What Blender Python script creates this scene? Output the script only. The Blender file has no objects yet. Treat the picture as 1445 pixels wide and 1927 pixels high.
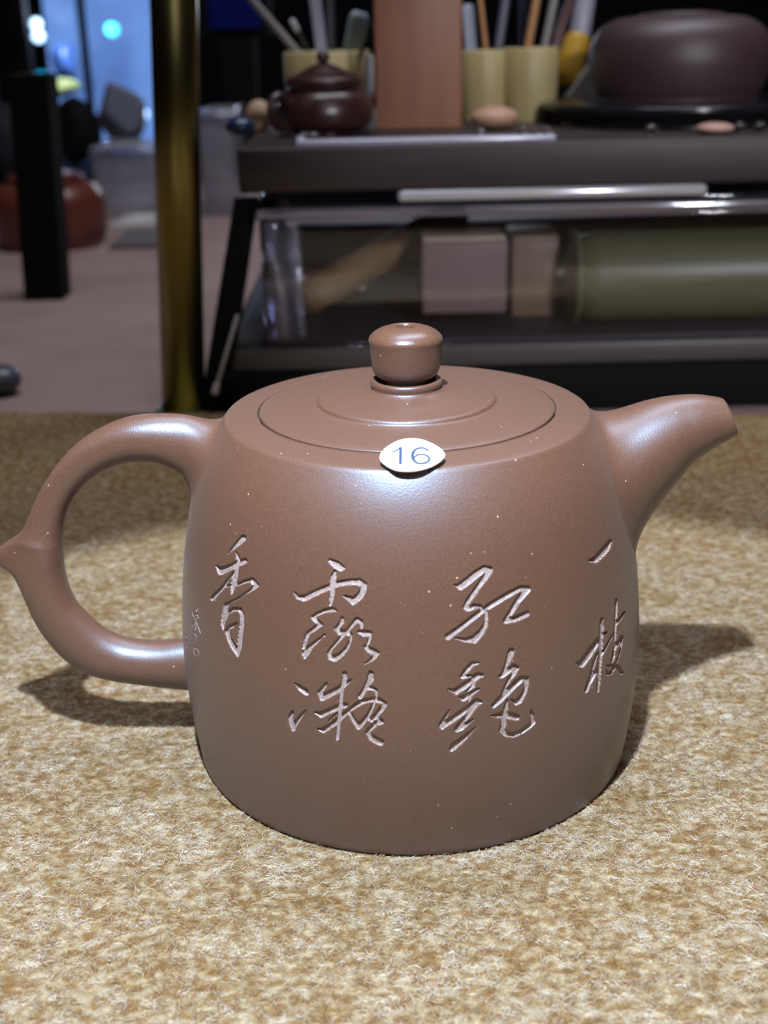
import bpy, math, random
import numpy as np
from mathutils import Vector, Matrix

random.seed(7); rng = np.random.default_rng(11)
SC = bpy.context.scene
COL = SC.collection

# ------------------------------------------------------------------ camera
S = 0.036                                    # radius of the teapot's shoulder, metres
F_PX = 2350.0; PITCH = math.radians(21.0968); ROLL = math.radians(-1.31)
CAM = np.array([-0.138*S, -6.629*S, 3.970*S])
FW = np.array([0, math.cos(PITCH), -math.sin(PITCH)]); RT = np.array([1., 0, 0]); UP = np.array([0, math.sin(PITCH), math.cos(PITCH)])
CR, SR = math.cos(ROLL), math.sin(ROLL)
cam_d = bpy.data.cameras.new('camera'); cam = bpy.data.objects.new('camera', cam_d); COL.objects.link(cam)
cam_d.sensor_fit = 'VERTICAL'; cam_d.sensor_height = 36; cam_d.lens = F_PX/1927*36
cam_d.clip_start = 0.01; cam_d.clip_end = 30
xa = CR*RT+SR*UP; ya = CR*UP-SR*RT; za = -FW
cam.matrix_world = Matrix(((xa[0], ya[0], za[0], CAM[0]), (xa[1], ya[1], za[1], CAM[1]), (xa[2], ya[2], za[2], CAM[2]), (0, 0, 0, 1)))
cam_d.dof.use_dof = True; cam_d.dof.focus_distance = 0.236; cam_d.dof.aperture_fstop = 19
SC.camera = cam
SC.view_settings.view_transform = 'Standard'; SC.view_settings.look = 'None'
SC.view_settings.exposure = 0.0; SC.view_settings.gamma = 1.0; SC.view_settings.use_curve_mapping = False

# ------------------------------------------------------------------ world and lights
w = bpy.data.worlds.new('world'); SC.world = w; w.use_nodes = True
w.node_tree.nodes['Background'].inputs[0].default_value = (0.55, 0.6, 0.75, 1)
w.node_tree.nodes['Background'].inputs[1].default_value = 0.05

def lamp(name, kind, loc, power, color, target=None, **kw):
    l = bpy.data.lights.new(name, kind); l.energy = power; l.color = color
    for k, v in kw.items(): setattr(l, k, v)
    o = bpy.data.objects.new(name, l); o.location = loc; COL.objects.link(o)
    if target is not None:
        o.rotation_euler = (Vector(target)-Vector(loc)).to_track_quat('-Z', 'Y').to_euler()
    return o
lamp('display_spotlight', 'SPOT', (-0.03, -0.18, 0.385), 19.0, (0.72, 0.86, 1.0), (-0.004, -0.080, 0.0),
     spot_size=math.radians(51), spot_blend=0.10, shadow_soft_size=0.007)
lamp('shop_ceiling_light', 'AREA', (0.15, 0.45, 1.25), 9.0, (0.90, 0.92, 1.0), (0.1, 0.55, 0.0), shape='RECTANGLE', size=0.9, size_y=0.25)
lamp('shop_fill_light', 'AREA', (0.25, -0.75, 1.0), 0.9, (0.97, 0.93, 1.0), (0.05, 0.3, 0.0), shape='SQUARE', size=0.6)

lamp('box_fill_spot', 'SPOT', (0.26, -0.50, 0.34), 13.0, (0.93, 0.93, 1.0), (0.10, 0.30, 0.055),
     spot_size=math.radians(23), spot_blend=0.5, shadow_soft_size=0.03)  # spot added out of view to brighten what lies in the clear box

lamp('board_streak_light', 'AREA', (0.06, 3.4, 0.40), 6.0, (0.80, 0.86, 1.0), (0.0, 0.3, 0.1), shape='RECTANGLE', size=0.6, size_y=0.16)  # unseen area light added to put a bright streak on the board's top

# ------------------------------------------------------------------ helpers
def ray(x, y):
    a, b = x-722.5, y-963.5
    return FW+RT*(CR*a+SR*b)/F_PX-UP*(-SR*a+CR*b)/F_PX
def at(x, y, Y):                              # point of the pixel's sight line at depth Y (world metres)
    d = ray(x, y); return Vector(CAM+d*(Y-CAM[1])/d[1])
def onz(x, y, Z):
    d = ray(x, y); return Vector(CAM+d*(Z-CAM[2])/d[2])
def project(P):
    d = P-CAM; z = d@FW; u = d@RT/z*F_PX; v = -(d@UP)/z*F_PX
    return 722.5+CR*u-SR*v, 963.5+SR*u+CR*v

def mat(name, col, rough=0.5, metal=0.0, spec=0.5, noise=None, bump=None, alpha=None, emit=None, coat=0.0, attr=None, sheen=0):
    m = bpy.data.materials.new(name); m.use_nodes = True; nt = m.node_tree; b = nt.nodes['Principled BSDF']
    b.inputs['Base Color'].default_value = (*col, 1); b.inputs['Roughness'].default_value = rough
    b.inputs['Metallic'].default_value = metal; b.inputs['Specular IOR Level'].default_value = spec
    b.inputs['Coat Weight'].default_value = coat; b.inputs['Sheen Weight'].default_value = sheen
    tc = nt.nodes.new('ShaderNodeTexCoord')
    if noise:                                 # (scale, colour2, low, high, stretch)
        sc, c2, lo, hi, st = noise
        mp = nt.nodes.new('ShaderNodeMapping'); mp.inputs['Scale'].default_value = st
        n = nt.nodes.new('ShaderNodeTexNoise'); n.inputs['Scale'].default_value = sc; n.inputs['Detail'].default_value = 4
        r = nt.nodes.new('ShaderNodeValToRGB'); r.color_ramp.elements[0].position = lo; r.color_ramp.elements[1].position = hi
        r.color_ramp.elements[0].color = (*col, 1); r.color_ramp.elements[1].color = (*c2, 1)
        nt.links.new(tc.outputs['Object'], mp.inputs[0]); nt.links.new(mp.outputs[0], n.inputs['Vector'])
        nt.links.new(n.outputs['Fac'], r.inputs[0]); nt.links.new(r.outputs[0], b.inputs['Base Color'])
    if bump:
        n2 = nt.nodes.new('ShaderNodeTexNoise'); n2.inputs['Scale'].default_value = bump[0]; n2.inputs['Detail'].default_value = 3
        bp = nt.nodes.new('ShaderNodeBump'); bp.inputs['Strength'].default_value = bump[1]; bp.inputs['Distance'].default_value = bump[2]
        nt.links.new(tc.outputs['Object'], n2.inputs['Vector']); nt.links.new(n2.outputs['Fac'], bp.inputs['Height'])
        nt.links.new(bp.outputs[0], b.inputs['Normal'])
    if emit: b.inputs['Emission Color'].default_value = (*emit[0], 1); b.inputs['Emission Strength'].default_value = emit[1]
    if alpha is not None: b.inputs['Alpha'].default_value = alpha
    return m

def clear(name, tint=(1, 1, 1), thru=0.85, rough=0.05, body=(0.6, 0.6, 0.65), haze=0.0):
    """thin clear acrylic: most light passes straight through, the rest mirrors"""
    m = bpy.data.materials.new(name); m.use_nodes = True; nt = m.node_tree
    nt.nodes.remove(nt.nodes['Principled BSDF']); out = nt.nodes['Material Output']
    t = nt.nodes.new('ShaderNodeBsdfTransparent'); t.inputs[0].default_value = (*tint, 1)
    g = nt.nodes.new('ShaderNodeBsdfGlossy'); g.inputs['Roughness'].default_value = rough; g.inputs[0].default_value = (0.9, 0.92, 1, 1)
    d = nt.nodes.new('ShaderNodeBsdfDiffuse'); d.inputs[0].default_value = (*body, 1)
    f = nt.nodes.new('ShaderNodeFresnel'); f.inputs[0].default_value = 1.49
    a = nt.nodes.new('ShaderNodeMath'); a.operation = 'ADD'; a.inputs[1].default_value = max(0, 0.98-thru-0.04)*0.5
    m1 = nt.nodes.new('ShaderNodeMixShader'); m2 = nt.nodes.new('ShaderNodeMixShader'); m2.inputs[0].default_value = haze
    nt.links.new(f.outputs[0], a.inputs[0]); nt.links.new(a.outputs[0], m1.inputs[0])
    nt.links.new(t.outputs[0], m1.inputs[1]); nt.links.new(g.outputs[0], m1.inputs[2])
    nt.links.new(m1.outputs[0], m2.inputs[1]); nt.links.new(d.outputs[0], m2.inputs[2]); nt.links.new(m2.outputs[0], out.inputs[0])
    return m

def link(name, me, m, parent=None, smooth=True, label=None):
    o = bpy.data.objects.new(name, me); COL.objects.link(o)
    if m is not None: me.materials.append(m)
    me.polygons.foreach_set('use_smooth', [smooth]*len(me.polygons)); me.update()
    if parent is not None: o.parent = parent
    if label: o['label'] = label
    return o
def mesh(verts, faces):
    me = bpy.data.meshes.new('mesh'); me.from_pydata([tuple(v) for v in verts], [], [tuple(f) for f in faces]); me.update(); return me
def thing(name, label, cat, loc=(0, 0, 0), group=None, rot=(0, 0, 0)):
    o = bpy.data.objects.new(name, None); COL.objects.link(o); o.location = loc; o.rotation_euler = rot; o.empty_display_size = 0.01
    return tag(o, label, cat, group)
def tag(o, label, cat, group=None):
    o['label'] = label; o['category'] = cat
    if group: o['group'] = group
    return o
def structure(o): o['kind'] = 'structure'; return o
def box_mesh(x0, x1, y0, y1, z0, z1, bev=0.0, seg=2):
    import bmesh
    bm = bmesh.new(); bmesh.ops.create_cube(bm, size=1)
    for v in bm.verts:
        v.co = ((x0+x1)/2+v.co.x*(x1-x0), (y0+y1)/2+v.co.y*(y1-y0), (z0+z1)/2+v.co.z*(z1-z0))
    if bev: bmesh.ops.bevel(bm, geom=list(bm.edges), offset=bev, segments=seg, profile=0.5, affect='EDGES')
    me = bpy.data.meshes.new('mesh'); bm.to_mesh(me); bm.free(); return me
def lathe(prof, n=96, close=True):
    """profile [(r,z)...] revolved about z"""
    pr = [(max(r, 1e-6), z) for r, z in prof]
    vs, fs = [], []
    for r, z in pr:
        for k in range(n):
            a = 2*math.pi*k/n; vs.append((r*math.cos(a), r*math.sin(a), z))
    for i in range(len(pr)-1):
        for k in range(n):
            k2 = (k+1) % n; fs.append((i*n+k, i*n+k2, (i+1)*n+k2, (i+1)*n+k))
    return mesh(vs, fs)
def smoothprof(pts, n=6):
    """Catmull-Rom through the points, ends kept"""
    P = [pts[0]]+list(pts)+[pts[-1]]; out = []
    for i in range(1, len(P)-2):
        p0, p1, p2, p3 = [np.array(P[j], float) for j in (i-1, i, i+1, i+2)]
        for k in range(n):
            t = k/n
            out.append(tuple(0.5*((2*p1)+(-p0+p2)*t+(2*p0-5*p1+4*p2-p3)*t*t+(-p0+3*p1-3*p2+p3)*t**3)))
    out.append(tuple(pts[-1])); return out
def rings_mesh(rings, cap0=True, cap1=True):
    n = len(rings[0]); vs = [p for r in rings for p in r]; fs = []
    for i in range(len(rings)-1):
        for k in range(n):
            k2 = (k+1) % n; fs.append((i*n+k, i*n+k2, (i+1)*n+k2, (i+1)*n+k))
    if cap0: fs.append(tuple(range(n-1, -1, -1)))
    if cap1: fs.append(tuple((len(rings)-1)*n+k for k in range(n)))
    return mesh(vs, fs)
def rod_mesh(a, b, r0, r1=None, n=16, round_end=True, squash=1.0):
    a, b = Vector(a), Vector(b); r1 = r0 if r1 is None else r1
    d = (b-a).normalized(); s = d.orthogonal().normalized(); t = d.cross(s); L = (b-a).length
    st = [(0, r0*.6), (min(r0*.3, L*.1), r0*.92), (min(r0*.6, L*.2), r0), (L-min(r1*.6, L*.2), r1), (L-min(r1*.3, L*.1), r1*.92), (L, r1*.6)] if round_end else [(0, r0), (L, r1)]
    R = [[a+d*q+(s*math.cos(2*math.pi*k/n)+t*math.sin(2*math.pi*k/n)*squash)*r for k in range(n)] for q, r in st]
    return rings_mesh(R)

# ------------------------------------------------------------------ materials
def clay(name, c1, c2, rough=0.42):
    """unglazed clay: fine grain, tiny pale and dark flecks, satin sheen"""
    m = mat(name, c1, rough=rough, spec=0.7); nt = m.node_tree; b = nt.nodes['Principled BSDF']
    tc = nt.nodes.new('ShaderNodeTexCoord')
    def noise(sc, det=2):
        n = nt.nodes.new('ShaderNodeTexNoise'); n.inputs['Scale'].default_value = sc; n.inputs['Detail'].default_value = det
        nt.links.new(tc.outputs['Object'], n.inputs['Vector']); return n
    def ramp(src, p0, p1, ca, cb):
        r = nt.nodes.new('ShaderNodeValToRGB'); r.color_ramp.elements[0].position = p0; r.color_ramp.elements[1].position = p1
        r.color_ramp.elements[0].color = (*ca, 1); r.color_ramp.elements[1].color = (*cb, 1); nt.links.new(src, r.inputs[0]); return r
    base = ramp(noise(2600, 3).outputs['Fac'], 0.3, 0.7, c1, c2)
    v = nt.nodes.new('ShaderNodeTexVoronoi'); v.inputs['Scale'].default_value = 820; nt.links.new(tc.outputs['Object'], v.inputs['Vector'])
    sp = nt.nodes.new('ShaderNodeSeparateColor'); nt.links.new(v.outputs['Color'], sp.inputs[0])
    few = ramp(sp.outputs[0], 0.968, 0.972, (0, 0, 0), (1, 1, 1)); near = ramp(v.outputs['Distance'], 0.10, 0.17, (1, 1, 1), (0, 0, 0))
    mu = nt.nodes.new('ShaderNodeMath'); mu.operation = 'MULTIPLY'; nt.links.new(few.outputs[0], mu.inputs[0]); nt.links.new(near.outputs[0], mu.inputs[1])
    mx = nt.nodes.new('ShaderNodeMix'); mx.data_type = 'RGBA'; nt.links.new(mu.outputs[0], mx.inputs['Factor'])
    nt.links.new(base.outputs[0], mx.inputs['A']); mx.inputs['B'].default_value = (0.62, 0.45, 0.33, 1)
    few2 = ramp(sp.outputs[1], 0.965, 0.97, (0, 0, 0), (1, 1, 1))
    mu2 = nt.nodes.new('ShaderNodeMath'); mu2.operation = 'MULTIPLY'; nt.links.new(few2.outputs[0], mu2.inputs[0]); nt.links.new(near.outputs[0], mu2.inputs[1])
    mx2 = nt.nodes.new('ShaderNodeMix'); mx2.data_type = 'RGBA'; nt.links.new(mu2.outputs[0], mx2.inputs['Factor'])
    nt.links.new(mx.outputs['Result'], mx2.inputs['A']); mx2.inputs['B'].default_value = (0.06, 0.035, 0.025, 1)
    nt.links.new(mx2.outputs['Result'], b.inputs['Base Color'])
    bp = nt.nodes.new('ShaderNodeBump'); bp.inputs['Strength'].default_value = 0.28; bp.inputs['Distance'].default_value = 0.00012
    nt.links.new(noise(3200, 2).outputs['Fac'], bp.inputs['Height']); nt.links.new(bp.outputs[0], b.inputs['Normal'])
    return m
CLAY = clay('brown_clay', (0.118, 0.052, 0.029), (0.158, 0.072, 0.042))
CLAYK = clay('burnished_brown_clay', (0.118, 0.052, 0.029), (0.158, 0.072, 0.042), 0.30)
for m_ in (CLAY, CLAYK):
    b_ = m_.node_tree.nodes['Principled BSDF'].inputs
    b_['Sheen Weight'].default_value = 0.05; b_['Sheen Tint'].default_value = (1.0, 0.85, 0.75, 1); b_['IOR'].default_value = 1.6
    b_['Specular IOR Level'].default_value = 0.95; b_['Specular Tint'].default_value = (0.55, 0.76, 1.0, 1)  # blue of the lamp's highlights is put into the specular tint
CLAY.node_tree.nodes['Principled BSDF'].inputs['Roughness'].default_value = 0.41
GROOVE = mat('raw_carved_clay', (0.29, 0.205, 0.185), rough=0.9, spec=0.2, noise=(2500, (0.44, 0.345, 0.33), 0.35, 0.65, (1, 1, 1)), bump=(2600, 0.35, 0.0001))
M_COUNTER = mat('mauve_counter_cloth', (0.30, 0.20, 0.185), rough=0.85, noise=(14, (0.37, 0.26, 0.24), 0.35, 0.7, (1, 1, 1)), bump=(900, 0.3, 0.0005))
M_BLACK = mat('black_satin', (0.006, 0.006, 0.008), rough=0.35)
M_MATTE = mat('black_matte', (0.004, 0.004, 0.005), rough=0.8, spec=0.2)
M_BRASS = mat('brushed_brass', (0.27, 0.235, 0.080), rough=0.33, metal=1.0, noise=(60, (0.33, 0.29, 0.11), 0.3, 0.7, (1, 1, .02)))
M_WOODD = mat('dark_walnut', (0.024, 0.016, 0.018), rough=0.5, noise=(30, (0.042, 0.026, 0.028), 0.3, 0.75, (1, 6, 12)))
M_WOODR = mat('red_hardwood', (0.27, 0.115, 0.07), rough=0.5, noise=(30, (0.36, 0.17, 0.10), 0.3, 0.7, (3, 3, 0.6)))
M_BAMBOO = mat('bamboo', (0.42, 0.34, 0.15), rough=0.5, noise=(200, (0.52, 0.43, 0.22), 0.3, 0.7, (1, 1, .05)))
M_OLIVE = mat('green_bamboo', (0.115, 0.12, 0.060), rough=0.38, noise=(120, (0.165, 0.165, 0.09), 0.3, 0.7, (.05, 1, 1)))
M_TAN = mat('tan_wood', (0.20, 0.135, 0.085), rough=0.55, noise=(90, (0.27, 0.19, 0.13), 0.3, 0.7, (.2, 1, 1)))
M_PAPER = mat('pale_paper', (0.62, 0.50, 0.44), rough=0.8)
M_PURPLE = clay('purple_clay', (0.050, 0.026, 0.031), (0.066, 0.036, 0.041), 0.5)
M_REDCLAY = clay('red_clay', (0.13, 0.030, 0.018), (0.17, 0.042, 0.026), 0.34)
M_DKCLAY = clay('dark_red_clay', (0.035, 0.012, 0.012), (0.05, 0.018, 0.017), 0.30)
M_ACRYL = clear('clear_acrylic', (0.97, 0.97, 0.99), 0.9, 0.03)
M_ACRYL2 = clear('clear_acrylic_edge', (0.75, 0.76, 0.85), 0.55, 0.08, haze=0.10)
M_FILM = clear('crumpled_clear_film', (0.92, 0.92, 0.97), 0.7, 0.12, (0.7, 0.7, 0.75), 0.22)
M_GLASS = mat('clear_glass_bead', (1, 1, 1), rough=0.02); M_GLASS.node_tree.nodes['Principled BSDF'].inputs['Transmission Weight'].default_value = 1

# ------------------------------------------------------------------ the room
structure(link('floor', box_mesh(-3, 3, -2.5, 3.6, -0.90, -0.85), mat('dark_floor', (0.03, 0.025, 0.03), 0.6), smooth=False))
structure(link('ceiling', box_mesh(-3, 3, -2.5, 3.6, 1.9, 1.95), mat('dark_ceiling', (0.03, 0.03, 0.035), 0.8), smooth=False))
M_WALL = mat('dark_shop_wall', (0.012, 0.012, 0.02), 0.8)
structure(link('wall_back', box_mesh(-3, 3, 3.6, 3.65, -0.9, 1.95), M_WALL, smooth=False))
structure(link('wall_left', box_mesh(-3.05, -3, -2.5, 3.65, -0.9, 1.95), M_WALL, smooth=False))
structure(link('wall_right', box_mesh(3, 3.05, -2.5, 3.65, -0.9, 1.95), M_WALL, smooth=False))
structure(link('wall_front', box_mesh(-3.05, 3.05, -2.55, -2.5, -0.9, 1.95), M_WALL, smooth=False))

CT = -0.006                                      # counter top height
counter = thing('counter', 'long shop counter covered in mauve cloth, behind and under the golden felt', 'counter', (0, 0.5, -0.85))
def cpart(name, me, m, **k):
    o = link(name, me, m, counter, **k); o.matrix_parent_inverse = Matrix.Translation((0, -0.5, 0.85)); return o
cpart('counter_top', box_mesh(-0.9, 0.9, -0.35, 1.15, CT-0.03, CT, 0.002), M_COUNTER)
cpart('counter_base', box_mesh(-0.85, 0.85, -0.30, 1.10, -0.85, CT-0.03, 0.002), M_MATTE)

# ------------------------------------------------------------------ golden felt under the teapot
def felt_mat(name, fibre=False):
    m = bpy.data.materials.new(name); m.use_nodes = True; nt = m.node_tree; b = nt.nodes['Principled BSDF']
    b.inputs['Roughness'].default_value = 0.42 if fibre else 0.9; b.inputs['Specular IOR Level'].default_value = 0.8 if fibre else 0.2
    tc = nt.nodes.new('ShaderNodeTexCoord')
    def nz(sc, det, st=(1, 1, 1)):
        mp = nt.nodes.new('ShaderNodeMapping'); mp.inputs['Scale'].default_value = st
        n = nt.nodes.new('ShaderNodeTexNoise'); n.inputs['Scale'].default_value = sc; n.inputs['Detail'].default_value = det
        nt.links.new(tc.outputs['Object'], mp.inputs[0]); nt.links.new(mp.outputs[0], n.inputs['Vector']); return n
    n1 = nz(620, 7, (0.7, 1, 1)); r = nt.nodes.new('ShaderNodeValToRGB')
    e = r.color_ramp.elements; e[0].position = 0.38; e[0].color = (0.150, 0.066, 0.014, 1); e[1].position = 0.66; e[1].color = (0.30, 0.21, 0.11, 1)
    e2 = e.new(0.50); e2.color = (0.205, 0.108, 0.030, 1)
    if not fibre:                                # bare nap between the fibres: the same wool, combed flat
        e[0].color = (0.180, 0.092, 0.028, 1); e[-1].color = (0.39, 0.31, 0.20, 1)
        for q in e:
            if abs(q.position-0.50) < 0.01: q.color = (0.250, 0.158, 0.068, 1)
    nt.links.new(n1.outputs['Fac'], r.inputs[0])
    if fibre:
        a = nt.nodes.new('ShaderNodeAttribute'); a.attribute_name = 'shade'
        mx = nt.nodes.new('ShaderNodeMix'); mx.data_type = 'RGBA'; mx.inputs['B'].default_value = (0.72, 0.67, 0.61, 1)
        nt.links.new(a.outputs['Fac'], mx.inputs['Factor']); nt.links.new(r.outputs[0], mx.inputs['A'])
        nt.links.new(mx.outputs['Result'], b.inputs['Base Color'])
    else:
        nt.links.new(r.outputs[0], b.inputs['Base Color'])
        bp = nt.nodes.new('ShaderNodeBump'); bp.inputs['Strength'].default_value = 0.8; bp.inputs['Distance'].default_value = 0.0006
        nt.links.new(nz(900, 4).outputs['Fac'], bp.inputs['Height']); nt.links.new(bp.outputs[0], b.inputs['Normal'])
    return m
felt = thing('felt_mat', 'golden brown fuzzy felt mat the teapot stands on', 'mat', (0, -0.05, CT))
bl, br = onz(0, 774, 0), onz(1445, 779, 0)
def line_y(x): return bl.y+(br.y-bl.y)*(x-bl.x)/(br.x-bl.x)
vs = []
for z in (CT, -0.0004):
    vs += [(-0.42, -0.33, z), (0.42, -0.33, z), (0.42, line_y(0.42), z), (-0.42, line_y(-0.42), z)]
fm = link('felt_sheet', mesh(vs, [(3, 2, 1, 0), (4, 5, 6, 7), (0, 1, 5, 4), (1, 2, 6, 5), (2, 3, 7, 6), (3, 0, 4, 7)]), felt_mat('golden_felt'), felt, smooth=False)
fm.matrix_parent_inverse = Matrix.Translation((0, 0.05, -CT))

def fibres(N, box, L, wd, lift, keep=None):
    x = rng.uniform(box[0], box[1], N); y = rng.uniform(box[2], box[3], N)
    if keep is not None:
        k = keep(x, y); x, y = x[k], y[k]
    N = len(x); a = rng.uniform(0, 2*np.pi, N); ln = L*rng.uniform(0.5, 1.5, N); up = lift*rng.random(N)**1.5
    curl = rng.normal(0, 1.1, N); w = wd*rng.uniform(.7, 1.3, N)
    pts = []
    px, py = x.copy(), y.copy()
    z = np.zeros(N)-0.0002; aa = a.copy()
    for s in range(3):
        pts.append((px.copy(), py.copy(), z+up*math.sin(math.pi*(s/2)*0.8)+0.0001, aa.copy()))
        px += np.cos(aa)*ln/2; py += np.sin(aa)*ln/2; aa += curl
    V = np.zeros((N, 6, 3)); 
    for s, (qx, qy, qz, qa) in enumerate(pts):
        ww = w*(1 if s == 1 else .5)
        tilt = rng.uniform(-.8, .8, N) if s == 0 else tilt
        for t, sg in ((0, -1), (1, 1)):
            V[:, s*2+t, 0] = qx-np.sin(qa)*ww*sg/2; V[:, s*2+t, 1] = qy+np.cos(qa)*ww*sg/2; V[:, s*2+t, 2] = qz+sg*ww*tilt/2
    base = np.arange(N)[:, None]*6
    Q = np.stack([np.stack([base[:, 0]+s*2, base[:, 0]+s*2+1, base[:, 0]+s*2+3, base[:, 0]+s*2+2], -1) for s in range(2)], 1).reshape(-1, 4)
    me = bpy.data.meshes.new('fibres'); me.vertices.add(N*6); me.vertices.foreach_set('co', V.reshape(-1))
    me.loops.add(Q.size); me.loops.foreach_set('vertex_index', Q.reshape(-1).astype(np.int32))
    me.polygons.add(len(Q)); me.polygons.foreach_set('loop_start', np.arange(0, Q.size, 4, dtype=np.int32))
    me.update(calc_edges=True)
    at_ = me.attributes.new('shade', 'FLOAT', 'POINT')
    # pale fibres gather in small clumps
    g = np.zeros((260, 260)); 
    for sc, am in ((180, 1.1), (90, 0.7), (30, .25)):
        c = rng.normal(0, 1, (sc+2, sc+2)); ii = np.linspace(0, sc, 260); i0 = ii.astype(int); f = ii-i0; f = f*f*(3-2*f)
        r1 = c[i0][:, :]*(1-f)[:, None]+c[i0+1]*f[:, None]; g += am*(r1[:, i0]*(1-f)[None]+r1[:, i0+1]*f[None])
    gi = ((x-box[0])/(box[1]-box[0])*259).astype(int); gj = ((y-box[2])/(box[3]-box[2])*259).astype(int)
    pale = 1/(1+np.exp(-(g[gi, gj]*1.2-0.75+rng.normal(0, 1.25, N))*1.8))
    at_.data.foreach_set('value', np.repeat(np.clip(pale, 0, 1)*0.8, 6).astype(np.float32))
    return me
FIBRE = felt_mat('felt_fibre', True)
def out_pot(x, y):                               # dense where the picture looks, thinning outwards
    d = np.maximum(np.abs(x)-(0.074+0.24*(y+0.11)), 0)+np.maximum(-0.106-y, 0)
    p = np.where(y > 0.05, np.clip(1-(y-0.05)*9, .25, 1), 1)*np.exp(-(d/0.035)**2)
    return (x*x+y*y > (1.268*S)**2) & (rng.random(len(x)) < p)
pile = link('pile', fibres(1050000, (-0.20, 0.20, -0.155, 0.16), 0.0013, 0.00005, 0.0006, out_pot), FIBRE, felt, smooth=False)
pile.matrix_parent_inverse = Matrix.Translation((0, 0.05, -CT)); pile['kind'] = 'stuff'

# ------------------------------------------------------------------ the teapot
teapot = thing('teapot', 'brown clay teapot with carved calligraphy and an oval number sticker, sharp in the foreground', 'teapot')
ch = np.polynomial.chebyshev
HK = np.array([0, .25, .6, 1.0, 1.4, 1.7, 1.88, 2.009]); RK = np.array([1.269, 1.303, 1.320, 1.310, 1.246, 1.168, 1.088, 1.0])
CC = ch.chebfit(HK/1.0045-1, RK, 5, w=[8, 1, 1, 1, 1, 1, 1, 8])
def rbody(h):                                    # metres -> metres
    return ch.chebval(np.clip(np.asarray(h)/S, 0, 2.009)/1.0045-1, CC)*S

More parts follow.
